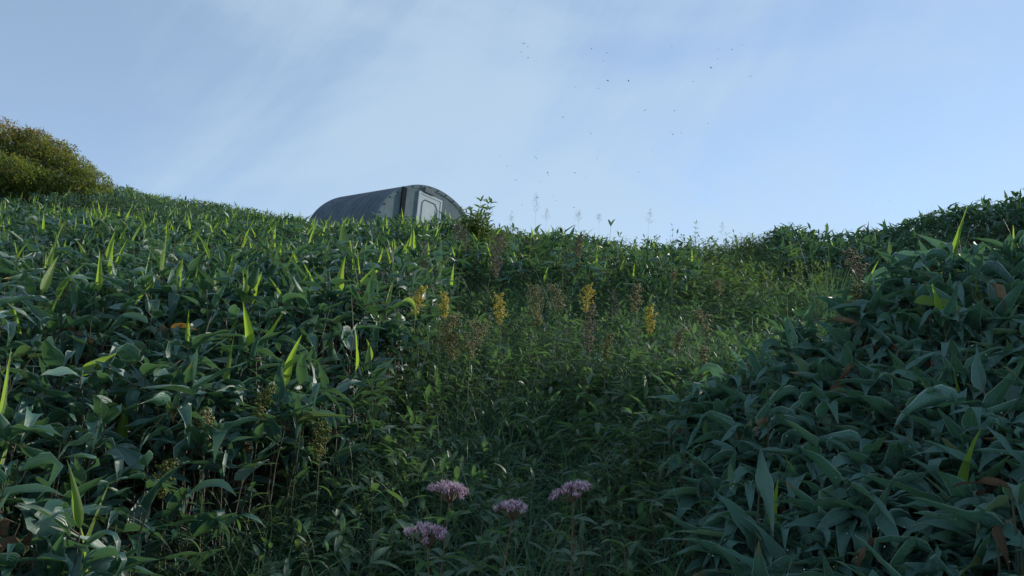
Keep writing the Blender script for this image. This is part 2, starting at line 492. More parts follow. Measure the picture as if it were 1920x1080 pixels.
M_DEADLEAF = leaf_mat('withered_leaf', [(0, (.05, .035, .025)), (.5, (.10, .065, .04)), (1, (.19, .14, .09))], (.20, .12, .05), rough=.8, tfac=.15,
                      rib=1.2, veins=40, bump=.8, spec=.2)
M_ORANGE = leaf_mat('orange_leaf', [(0, (.45, .16, .01)), (1, (.6, .28, .02))], (.7, .32, .02), rough=.6, tfac=.4, rib=None)
M_CULM = ramp_mat('bamboo_stalk', [(0, (.03, .045, .02)), (.6, (.06, .055, .03)), (1, (.13, .10, .07))], rough=.6, tfac=.0)
M_GRASS = leaf_mat('grass_blade', [(0, (.024, .078, .060)), (.5, (.060, .140, .090)), (.85, (.12, .20, .12)), (1, (.26, .25, .17))],
                   (.14, .25, .06), rough=.5, tfac=.22, rib=None, bump=0, spec=.3)
M_FORB = leaf_mat('broad_leaf', [(0, (.032, .100, .070)), (.6, (.066, .155, .085)), (1, (.10, .17, .05))], (.16, .30, .06), rough=.48, frost=.5, tfac=.36,
                  back=(.06, .11, .06), veins=9, bump=.2, rib=1.2)
M_STEM = ramp_mat('green_stem', [(0, (.06, .09, .03)), (1, (.12, .07, .04))], rough=.6, tfac=0)
M_RIDGEGREEN = leaf_mat('ridge_herb_leaf', [(0, (.03, .07, .035)), (.6, (.07, .125, .045)), (.9, (.13, .15, .05)), (1, (.22, .16, .06))], (.20, .32, .06), rough=.5, tfac=.33, rib=1.0, veins=9, bump=.15)
M_YELLOW = ramp_mat('yellow_petal', [(0, (.16, .22, .05)), (.3, (.48, .46, .06)), (.6, (.74, .64, .10)), (.85, (.74, .70, .34)), (1, (.50, .38, .14))], tfac=.35, trans=(.7, .45, .03))
M_OCHRE = ramp_mat('withering_floret', [(0, (.10, .12, .04)), (.35, (.19, .20, .08)), (.6, (.30, .26, .12)), (.85, (.46, .38, .08)), (1, (.50, .47, .30))], tfac=.2)
M_BROWNSEED = ramp_mat('brown_seed', [(0, (.08, .085, .05)), (.6, (.17, .145, .09)), (1, (.30, .26, .19))], tfac=.15)
M_GREENBUD = ramp_mat('green_bud', [(0, (.07, .10, .025)), (.6, (.16, .17, .03)), (1, (.40, .34, .04))], tfac=.2)
M_MAUVE = ramp_mat('mauve_floret', [(0, (.18, .08, .10)), (.5, (.38, .20, .28)), (1, (.55, .38, .44))], tfac=.2, trans=(.5, .25, .45))
M_PALE = ramp_mat('pale_filament', [(0, (.50, .38, .46)), (1, (.78, .72, .78))], tfac=.25, trans=(.7, .6, .75))
M_DRY = ramp_mat('dry_stalk', [(0, (.16, .12, .08)), (1, (.38, .32, .25))], tfac=.1)
M_BARK = plain_mat('bark', (.10, .075, .055), .85, .35, 18)
M_CROWN = leaf_mat('small_tree_leaf', [(0, (.025, .06, .02)), (.45, (.05, .10, .024)), (.8, (.12, .17, .034)), (1, (.25, .21, .04))], (.36, .42, .05),
                   rough=.5, tfac=.38, rib=None, bump=0)
M_CROWN_RED = leaf_mat('turning_tree_leaf', [(0, (.09, .11, .02)), (.4, (.18, .15, .03)), (1, (.32, .15, .05))], (.42, .26, .05), rough=.5, tfac=.38, rib=None, bump=0)
M_HUTSIDE = plain_mat('painted_steel_roof', (.060, .085, .110), .6, .3, 2.5, metallic=.1, bump=.06, spec=.3)
M_HUTFRONT = plain_mat('painted_steel_wall', (.135, .185, .20), .9, .2, 3, bump=.05, spec=.08)
M_HUTDARK = plain_mat('dark_rubber', (.014, .022, .030), .9, .2, 8, spec=.05)
M_DOOR = plain_mat('pale_door_paint', (.50, .57, .58), .8, .1, 4, bump=.03, spec=.1)
M_PLATE = plain_mat('weathered_plate', (.17, .19, .20), .9, .25, 15, spec=.05)
M_WING = plain_mat('insect_wing', (.30, .30, .30), .3, .05, 3)
M_BUG = plain_mat('insect_body', (.05, .025, .02), .4, .2, 60)

def soil_mat():
    m, N, Lk = new_mat('soil')
    out = N.new('ShaderNodeOutputMaterial'); p = N.new('ShaderNodeBsdfPrincipled')
    tc = N.new('ShaderNodeTexCoord')
    n1 = N.new('ShaderNodeTexNoise'); n1.inputs['Scale'].default_value = 1.3; n1.inputs['Detail'].default_value = 8; n1.inputs['Roughness'].default_value = .65
    n2 = N.new('ShaderNodeTexNoise'); n2.inputs['Scale'].default_value = 22; n2.inputs['Detail'].default_value = 6
    Lk.new(tc.outputs['Object'], n1.inputs['Vector']); Lk.new(tc.outputs['Object'], n2.inputs['Vector'])
    r = N.new('ShaderNodeValToRGB'); Lk.new(n2.outputs['Fac'], r.inputs['Fac'])
    r.color_ramp.elements[0].position = .3; r.color_ramp.elements[0].color = (.012, .014, .008, 1)
    r.color_ramp.elements[1].position = .75; r.color_ramp.elements[1].color = (.045, .04, .022, 1)
    r2 = N.new('ShaderNodeValToRGB'); Lk.new(n2.outputs['Fac'], r2.inputs['Fac'])
    r2.color_ramp.elements[0].color = (.012, .026, .012, 1); r2.color_ramp.elements[1].color = (.035, .06, .02, 1)
    mm = N.new('ShaderNodeMix'); mm.data_type = 'RGBA'
    Lk.new(n1.outputs['Fac'], mm.inputs['Factor']); Lk.new(r.outputs['Color'], mm.inputs['A']); Lk.new(r2.outputs['Color'], mm.inputs['B'])
    Lk.new(mm.outputs['Result'], p.inputs['Base Color']); p.inputs['Roughness'].default_value = .95
    bp = N.new('ShaderNodeBump'); bp.inputs['Distance'].default_value = .05; Lk.new(n2.outputs['Fac'], bp.inputs['Height'])
    Lk.new(bp.outputs['Normal'], p.inputs['Normal']); Lk.new(p.outputs[0], out.inputs['Surface'])
    return m
M_SOIL = soil_mat()

# ------------------------------------------------------------------ the hillside
def grid_axis(lo, hi, fine_lo, fine_hi, step):
    mid = np.arange(fine_lo, fine_hi + 1e-6, step)
    g = []; v = fine_hi; s = step
    while v < hi: s *= 1.18; v += s; g.append(v)
    h = []; v = fine_lo; s = step
    while v > lo: s *= 1.18; v -= s; h.append(v)
    return np.concatenate([np.array(h[::-1]), mid, np.array(g)])
gx = grid_axis(-350, 350, -14, 14, .2); gy = grid_axis(-120, 380, -2, 28, .2)
X, Y = np.meshgrid(gx, gy)
Zg = ground(X, Y)
nx, ny = len(gx), len(gy)
ii, jj = np.meshgrid(np.arange(ny - 1), np.arange(nx - 1), indexing='ij')
q = (ii * nx + jj).reshape(-1)
hill = link('ground', mesh_from('ground', np.stack([X, Y, Zg], -1), np.stack([q, q + 1, q + nx + 1, q + nx], -1)), M_SOIL)
tag(hill, kind='structure')

# ------------------------------------------------------------------ bamboo grass
def scatter(dens, xr, yr, keep):
    n = int(dens * (xr[1] - xr[0]) * (yr[1] - yr[0]))
    x = RNG.uniform(*xr, n); y = RNG.uniform(*yr, n)
    k = keep(x, y)
    return x[k], y[k]

def fan(x, y, m=1.05):
    return (np.abs(x) < m * y + .5) & (y > .9)

def sasa(name, x, y, hfun, label, group, seg=7, cross=4, young=0.16, leaves=(5, 8), lean=(0, 0), withered=.012, Ls=(.17, .27), low=.45, depth=.42, Wl=(.20, .32), hang=None, leafm=None):
    depth = np.broadcast_to(np.asarray(depth, float), (len(x),))
    """culms with a spray of leaves on top of each, all one mass of ground cover"""
    n = len(x)
    z = ground(x, y) - .02
    H = hfun(x, y) * np.where(RNG.random(n) < low, RNG.uniform(.38, .88, n), RNG.uniform(.86, 1.10, n))
    base = np.stack([x, y, z], -1)
    top = base + np.stack([RNG.normal(0, .10, n) * H + lean[0] * H, RNG.normal(0, .10, n) * H + lean[1] * H, H], -1)
    cb = Bag()
    rc = RNG.random(n)
    tubes(cb, base, top, .0030, .0018, 4, rc, bow=.05, seg=3)
    lb, yb, db = Bag(), Bag(), Bag()
    per = RNG.integers(leaves[0], leaves[1] + 1, n)
    idx = np.repeat(np.arange(n), per)
    m = len(idx)
    # leaves sit along the last third of the culm and fan round it
    u = 1 - RNG.random(m) ** 1.5 * depth[idx]
    P = base[idx] + (top - base)[idx] * u[:, None]
    az = RNG.uniform(0, 2 * PI, m)
    # a preference for hanging down the slope, towards the light
    az = np.where(RNG.random(m) < .45, RNG.normal(-PI / 2, .9, m), az)
    pit = RNG.normal(.42, .38, m)
    if hang is not None:
        az = np.where(RNG.random(m) < .6, RNG.normal(hang, .95, m), az); pit = RNG.normal(.25, .42, m)
    L = Ls[0] * .7 + (Ls[1] * 1.12 - Ls[0] * .7) * RNG.beta(2.2, 2.2, m) ; W = L * RNG.uniform(*Wl, m)
    curl = RNG.gamma(2.2, .25, m)
    kink = np.where(RNG.random(m) < .42, RNG.uniform(.5, 2.0, m), 0)
    kp = RNG.uniform(.15, .7, m)
    # petiole
    off = np.stack([np.cos(az), np.sin(az), np.full(m, .5)], -1) * RNG.uniform(.01, .04, m)[:, None]
    tubes(cb, P, P + off, .0018, .0012, 3, rc[idx], seg=1)
    P = P + off
    dead = RNG.random(m) < withered
    a = ~dead
    r = np.clip(RNG.beta(1.5, 2.0, m), 0, 1)
    r = np.where(RNG.random(m) < .05, RNG.uniform(.88, 1, m), r)
    f = lambda b, k, **kw: blades(b, P[k], az[k], pit[k], L[k], W[k], curl[k], kink[k], kp[k], RNG.normal(0, .5, k.sum()), seg, cross,
                                  RNG.uniform(.05, .9, k.sum()), 'sasa', kw.get('wave', .07), r[k], RNG.normal(0, .25, k.sum()))
    f(lb, a); W[dead] *= .6; L[dead] *= .8; curl[dead] += .8; f(db, dead, wave=.35)
    # the newest leaf stands up out of the culm
    k = np.where(RNG.random(n) < young)[0]
    if len(k):
        nn = len(k)
        Ly = RNG.uniform(.12, .24, nn)
        blades(yb, top[k], RNG.uniform(0, 2 * PI, nn), RNG.normal(1.35, .17, nn), Ly, Ly * RNG.uniform(.12, .22, nn), RNG.uniform(0, .5, nn), None, None,
               RNG.uniform(-1.5, 1.5, nn), seg, cross, RNG.uniform(.3, 1.1, nn), 'sasa', .04, RNG.random(nn))
    # rolled spears
    k = np.where(RNG.random(n) < .10)[0]
    tubes(cb, top[k], top[k] + np.stack([RNG.normal(0, .03, len(k)), RNG.normal(0, .03, len(k)), RNG.uniform(.08, .2, len(k))], -1), .003, .0005, 4, .3, seg=2)
    # join the four materials in one object
    V, F, A, MI, n0 = [], [], [], [], 0
    for mi, b in enumerate((lb, yb, db, cb)):
        if not b.V: continue
        v = np.concatenate(b.V); V.append(v); A.append(np.concatenate(b.A))
        q = np.concatenate(b.Q) + n0; F.append(q); MI.append(np.full(len(q), mi)); n0 += len(v)
    me = mesh_from(name, np.concatenate(V), np.concatenate(F), np.concatenate(A), True, np.concatenate(MI))
    o = link(name, me, [leafm or M_SASA, M_SASA_NEW, M_DEADLEAF, M_CULM])
    return tag(o, label, 'bamboo grass', group, 'stuff')

def left_edge(y):
    return -0.60 - .42 * (1 - sstep(y, 2.0, 3.2)) + .12 * vnoise(y, 0, 1.4, 5)

hl = lambda x, y: .62 + .10 * vnoise(x, y, .8, 8) + .06 * vnoise(x, y, 2.5, 9) - .10 * (x > left_edge(y) - .15)
kx = lambda x, y: fan(x, y, .95) & (x < left_edge(y)) & (x < -.10 * (y - 6) * (y > 6) + .3)
def hollow(x, y):
    """places where the stand opens and the dark stems show"""
    return (((x + 1.02) / .45) ** 2 + ((y - 3.9) / .5) ** 2 < 1) | (((x + .95) / .32) ** 2 + ((y - 2.6) / .2) ** 2 < 1)
x, y = scatter(250, (-5.5, 0), (1.0, 5.2), kx)
hk = ~(hollow(x, y) & (RNG.random(len(x)) < .45))
x, y = x[hk], y[hk]; ho = hollow(x, y)
sasa('bamboo_grass', x, y, hl, 'broad dark green bamboo leaves crowding the near left bank', 'bamboo grass on the slope', seg=8, cross=4, young=.09, low=np.where(ho, .0, .5), depth=np.where(ho, .25, .72), leaves=(7, 11), Ls=(.10, .195), Wl=(.23, .36))
x, y = scatter(110, (-9.5, 0), (5.2, 9.3), kx)
sasa('bamboo_grass', x, y, hl, 'sunlit upright bamboo leaves along the middle of the left slope', 'bamboo grass on the slope', seg=6, cross=2, young=.24, leaves=(6, 9), Wl=(.22, .34), Ls=(.12, .21))
x, y = scatter(34, (-25, 0), (9.3, 27), lambda x, y: (x < -.06 * y) & (np.abs(x) < .9 * y) & ~((x > -.29 * y) & (y > 16)))
sasa('bamboo_grass', x, y, lambda x, y: .52 + .14 * vnoise(x, y, .6, 3), 'fine textured bamboo grass on the upper left slope below the tree', 'bamboo grass on the slope', seg=4, cross=2, young=.30, withered=.02, Ls=(.13, .22))

def rk(x, y):
    edge = .30 + .26 * (y - 1.4) + .1 * vnoise(y, 3, 1.7, 6)
    return (x > edge) & (y < 3.15 + .15 * vnoise(x, 7, 2, 3)) & fan(x, y, 1.1) & (np.hypot(x, y) > 1.3)
x, y = scatter(380, (.3, 4.0), (.8, 3.4), rk)
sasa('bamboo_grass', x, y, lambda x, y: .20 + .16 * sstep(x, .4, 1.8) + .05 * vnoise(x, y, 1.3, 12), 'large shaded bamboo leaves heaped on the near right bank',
     'bamboo grass on the slope', seg=9, cross=4, young=.04, leaves=(6, 9), withered=.02, low=.5, depth=.7, Ls=(.11, .225), Wl=(.23, .35), hang=-2.5, leafm=M_SASA_VEILED)
x, y = scatter(50, (1.5, 15), (9.5, 15), lambda x, y: (x > .36 * y) & (x < 1.0 * y) & (y > 9.5 + .8 * np.abs(vnoise(x, y, .5, 4))))
sasa('bamboo_grass', x, y, lambda x, y: .42 + .12 * vnoise(x, y, .9, 13), 'dark bamboo grass silhouetted along the right skyline', 'bamboo grass on the slope', seg=4, cross=2, young=.05)
x, y = scatter(34, (-2.2, 3.2), (7.6, 14), lambda x, y: (x > -.12 * y - .2) & (x < .27 * y - .2) & (vnoise(x, y, .9, 21) > -.45 + .5 * sstep(x, 0, 2.5)))
sasa('bamboo_grass', x, y, lambda x, y: .48 + .1 * vnoise(x, y, .9, 14), 'bamboo grass mixed with herbs along the middle skyline', 'bamboo grass on the slope', seg=5, cross=2, young=.22)

# ------------------------------------------------------------------ grass and herbs in the gap
def in_gap(x, y):
    L = np.where(y < 8, left_edge(y) - .15, -.9)
    Rf = np.where(y > 9.8, .40 * y, 1e9)
    return (x > L) & ((y > 3.3) | (x < .50 + .26 * (y - 1.4))) & (x < Rf) & fan(x, y, 1.0)

def grass(name, dens, xr, yr, keep, L, label, seg, wf=.028, per=9):
    x, y = scatter(dens, xr, yr, keep)
    dn = vnoise(x, y, 2.2, 31)
    k = dn > -.75
    x, y, dn = x[k], y[k], dn[k]
    n = len(x); idx = np.repeat(np.arange(n), per); m = len(idx)
    px_, py_ = x[idx] + RNG.normal(0, .035, m), y[idx] + RNG.normal(0, .035, m)
    P = np.stack([px_, py_, ground(px_, py_) - .01], -1)
    hs = (1 + .45 * dn)[idx]
    Lg = RNG.uniform(*L, m) * hs
    b = Bag()
    r = np.clip(RNG.beta(2, 2.4, m) * .9 + .5 * (RNG.random(m) < .06), 0, 1)
    blades(b, P, RNG.uniform(0, 2 * PI, m), RNG.normal(1.15, .25, m), Lg, RNG.uniform(.003, .0065, m) * wf / .028, RNG.gamma(3, .55, m), None, None,
           RNG.normal(0, .6, m), seg, 1, 0, 'grass', 0, r, RNG.normal(0, .5, m))
    o = link(name, b.mesh(name), M_GRASS)
    return tag(o, label, 'grass', 'grass in the gap', 'stuff')

grass('meadow_grass', 360, (-1.6, 2.2), (1.4, 4.6), lambda x, y: in_gap(x, y), (.12, .34), 'fine tangled grass low in the gap between the banks', 6)
grass('meadow_grass', 210, (-1.6, 5), (4.6, 8), lambda x, y: in_gap(x, y), (.14, .36), 'fine grass halfway up the gap', 4, .034)
grass('meadow_grass', 110, (-1.4, 14), (8, 13.6), lambda x, y: in_gap(x, y) & (x < .85 * y), (.16, .40), 'grass at the top of the gap below the skyline', 4, .05)

def herbs(name, dens, xr, yr, keep, H, Lf, label, mat=None, wl=.27, seg=4, per=(8, 15)):
    """leafy stems with lanceolate leaves"""
    x, y = scatter(dens, xr, yr, keep)
    n = len(x); z = ground(x, y)
    h = RNG.uniform(*H, n) * (1 + .35 * vnoise(x, y, 1.1, 41))
    base = np.stack([x, y, z - .01], -1)
    top = base + np.stack([RNG.normal(0, .16, n) * h, RNG.normal(-.05, .16, n) * h, h], -1)
    sb, lb = Bag(), Bag()
    r = np.clip(RNG.beta(2, 2.4, n), 0, 1)
    tubes(sb, base, top, .0022, .001, 3, r, .04, 3)
    c = RNG.integers(*per, n); idx = np.repeat(np.arange(n), c); m = len(idx)
    u = RNG.uniform(.22, 1.0, m)
    P = base[idx] + (top - base)[idx] * u[:, None]
    L = RNG.uniform(*Lf, m) * (1.25 - .55 * u)
    blades(lb, P, RNG.uniform(0, 2 * PI, m), RNG.normal(.35, .3, m) + .6 * (u > .9), L, L * wl * RNG.uniform(.8, 1.2, m), RNG.gamma(3, .25, m), None, None,
           RNG.normal(0, .3, m), seg, 2, .3, 'lance', .04, np.clip(r[idx] + RNG.normal(0, .08, m), 0, 1))
    v = np.concatenate(lb.V); v2 = np.concatenate(sb.V)
    F = np.concatenate([np.concatenate(lb.Q), np.concatenate(sb.Q) + len(v)])
    MI = np.concatenate([np.zeros(sum(map(len, lb.Q))), np.ones(sum(map(len, sb.Q)))])
    me = mesh_from(name, np.concatenate([v, v2]), F, np.concatenate(lb.A + sb.A), True, MI)
    o = link(name, me, [mat or M_FORB, M_STEM])
    return tag(o, label, 'weeds', 'weeds in the gap', 'stuff')

herbs('leafy_weeds', 175, (-1.6, 2.0), (1.5, 4.6), in_gap, (.08, .28), (.05, .105), 'narrow leaved weeds low in the gap between the banks', seg=6)
herbs('leafy_weeds', 100, (-1.4, 4.5), (4.6, 8), in_gap, (.12, .38), (.04, .10), 'leafy weeds halfway up the gap')
herbs('leafy_weeds', 40, (-1.4, 9), (8, 13.8), lambda x, y: in_gap(x, y) & (x < .45 * y), (.25, .55), (.07, .14), 'weeds along the middle skyline', M_RIDGEGREEN)
herbs('leafy_weeds', 30, (2, 13), (4.5, 13), lambda x, y: in_gap(x, y) & (x > .42 * y), (.12, .3), (.05, .10), 'low weeds on the right hand grass slope')

def rough_patch(x, y):
    return in_gap(x, y) & (vnoise(x, y, 1.5, 77) > -.1)
herbs('leafy_weeds', 26, (-1.6, 2.0), (1.7, 6), rough_patch, (.16, .36), (.10, .17), 'scattered larger leaved weeds rising out of the grass in the gap', wl=.24, seg=6, per=(6, 11))
herbs('leafy_weeds', 18, (-1.4, 6), (6, 11), rough_patch, (.25, .5), (.10, .17), 'scattered larger leaved weeds near the top of the gap', wl=.22, per=(6, 11))
grass('meadow_grass', 12, (-1.6, 5), (1.6, 9), rough_patch, (.30, .60), 'long pale arching grass blades over the weeds', 8, .03, 5)

# dew on the grass and the leaves of the gap and right bank
def dew():
    x, y = scatter(520, (-1.5, 3.2), (1.3, 6.5), lambda x, y: in_gap(x, y) | rk(x, y))
    n = len(x)
    k = RNG.random(n) < .25
    x, y = x[k], y[k]; n = len(x)
    h = np.where(rk(x, y), RNG.uniform(.35, .72, n), RNG.uniform(.08, .32, n))
    b = Bag(); blobs(b, np.stack([x, y, ground(x, y) + h], -1), RNG.uniform(.0007, .0018, n))
    m, N, Lk = new_mat('water_drop')
    out = N.new('ShaderNodeOutputMaterial'); p = N.new('ShaderNodeBsdfPrincipled')
    nz = N.new('ShaderNodeTexNoise'); nz.inputs['Scale'].default_value = 40
    mr = N.new('ShaderNodeMapRange'); mr.inputs['To Min'].default_value = .02; mr.inputs['To Max'].default_value = .12
    Lk.new(nz.outputs['Fac'], mr.inputs['Value']); Lk.new(mr.outputs['Result'], p.inputs['Roughness'])
    p.inputs['Base Color'].default_value = (.9, .95, 1, 1); p.inputs['Transmission Weight'].default_value = .6; p.inputs['IOR'].default_value = 1.33
    Lk.new(p.outputs[0], out.inputs['Surface'])
    o = link('dew_drops', b.mesh('dew_drops'), m)
    tag(o, 'tiny dew drops sparkling on grass and bamboo leaves', 'dew', None, 'stuff')
dew()

# ------------------------------------------------------------------ arched metal hut behind the crest
def arch_pts(R, k, n=48, low=-.75):
    th = np.linspace(0, PI, n)
    p = np.stack([R * np.cos(th), k * R * np.sin(th)], -1)
    return np.concatenate([[[R, low]], p, [[-R, low]]])

def solid(bag, poly, y0, y1):
    """extruded 2D polygon (x, z) between two depths"""
    n = len(poly)
    V = np.concatenate([np.stack([poly[:, 0], np.full(n, y0), poly[:, 1]], -1), np.stack([poly[:, 0], np.full(n, y1), poly[:, 1]], -1)])
    i = np.arange(n); j = (i + 1) % n
    bag.add(V, np.stack([i, j, j + n, i + n], -1))
    c0 = bag.n
    for off, y in ((0, y0), (n, y1)):
        cen = poly.mean(0)
        Vc = np.concatenate([V[off:off + n], [[cen[0], y, cen[1]]]])
        f = np.stack([i, j, np.full(n, n)], -1)
        bag.add(Vc, f if off else f[:, ::-1])

def boxb(bag, x0, x1, y0, y1, z0, z1):
    solid(bag, np.array([(x0, z0), (x1, z0), (x1, z1), (x0, z1)], float), y0, y1)

def hut():
    R, k, L = 2.222, .786, 2.79
    root = empty('arched_hut', (0, 0, 0), 'arched grey steel hut with ribbed roof and pale door behind the crest', 'hut')
    rot = Matrix.Rotation(.034, 4, 'Y') @ Matrix.Rotation(.946, 4, 'Z')
    root.matrix_world = Matrix.Translation((-2.305, 20.30, 6.48)) @ rot
    # ribbed shell
    ny = 160; ys = np.linspace(.03, L, ny)
    P = arch_pts(1, 1, 60); 
    P[0] = (1, -.75 / (R * k)); P[-1] = (-1, -.75 / (R * k))
    rr = .022 * np.abs(np.sin(PI * ys / .20)) - .0
    V = np.zeros((ny, len(P), 3))
    V[..., 0] = P[None, :, 0] * (R + rr[:, None]); V[..., 2] = P[None, :, 1] * (R * k + rr[:, None]); V[..., 1] = ys[:, None]
    i, j = np.meshgrid(np.arange(ny - 1), np.arange(len(P) - 1), indexing='ij'); q = (i * len(P) + j).reshape(-1)
    b = Bag(); b.add(V.reshape(-1, 3), np.stack([q, q + 1, q + len(P) + 1, q + len(P)], -1))
    V2 = V * np.array([.985, 1, .985]); b.add(V2.reshape(-1, 3), np.stack([q, q + len(P), q + len(P) + 1, q + 1], -1))
    link('roof', b.mesh('roof'), M_HUTSIDE, root)
    b = Bag(); solid(b, arch_pts(R * .984, k * .98), .0, .05); link('front_wall', b.mesh('front_wall', False), M_HUTFRONT, root)
    b = Bag(); solid(b, arch_pts(R * .984, k * .98), L - .06, L - .01); link('rear_wall', b.mesh('rear_wall', False), M_HUTSIDE, root)
    # flange round the front with its bolt heads
    A, Bq = arch_pts(R * 1.010, k * 1.003, 60), arch_pts(R * .972, k * .98, 60)
    n = len(A); i = np.arange(n - 1)
    b = Bag()
    ring = lambda a, y: np.stack([a[:, 0], np.full(n, y), a[:, 1]], -1)
    V = np.concatenate([ring(A, -.014), ring(Bq, -.014), ring(A, .045), ring(Bq, .045)])
    b.add(V, np.concatenate([np.stack([i, i + 1, i + 1 + n, i + n], -1), np.stack([i, i + 2 * n, i + 1 + 2 * n, i + 1], -1), np.stack([i + n, i + 1 + n, i + 1 + 3 * n, i + 3 * n], -1)]))
    link('flange', b.mesh('flange', False), M_HUTFRONT, root)
    b = Bag(); th = np.linspace(.12, PI - .12, 19)
    blobs(b, np.stack([R * .99 * np.cos(th), np.full(19, -.022), R * k * .985 * np.sin(th)], -1), .024)
    link('rivets', b.mesh('rivets'), M_HUTDARK, root)
    b = Bag()
    for yy in (.5, 1.1, 1.7, 2.3):
        th = np.linspace(PI * .55, PI * .95, 6)
        blobs(b, np.stack([(R + .02) * np.cos(th), np.full(6, yy), (R * k + .02) * np.sin(th)], -1), .022)
    link('roof_rivets', b.mesh('roof_rivets'), M_HUTDARK, root)
    # dark vertical post left of the door, up to the roof edge
    b = Bag(); boxb(b, -1.42, -1.27, -.055, -.016, -.9, 1.40); link('post', b.mesh('post', False), M_HUTDARK, root)
    # door with frame and a dark raised outline with cut corners
    b = Bag(); boxb(b, -.707, .143, -.025, -.003, -.47, 1.43)
    door = link('door', b.mesh('door', False), M_DOOR, root)
    b = Bag()
    for x0, x1, z0, z1 in ((-.77, -.710, -.47, 1.49), (.146, .205, -.47, 1.49), (-.709, .145, 1.433, 1.49)):
        boxb(b, x0, x1, -.035, -.003, z0, z1)
    link('door_frame', b.mesh('door_frame', False), M_DOOR, door)
    o = np.array([(-.60, -.35), (-.60, 1.20), (-.52, 1.30), (-.08, 1.30), (.04, 1.14), (.04, -.35), (-.60, -.35)])
    P0 = np.stack([o[:-1, 0], np.full(6, -.030), o[:-1, 1]], -1); P1 = np.stack([o[1:, 0], np.full(6, -.030), o[1:, 1]], -1)
    b = Bag(); tubes(b, P0, P1, .009, .009, 4, seg=1)
    link('molding', b.mesh('molding', False), M_HUTDARK, door)
    b = Bag(); boxb(b, -.57, -.52, -.10, -.06, .42, .60); link('handle', b.mesh('handle', False), M_HUTDARK, door)
    b = Bag(); boxb(b, -.56, -.18, -.06, -.003, 1.515, 1.665); link('name_plate', b.mesh('name_plate', False), M_PLATE, root)
hut()

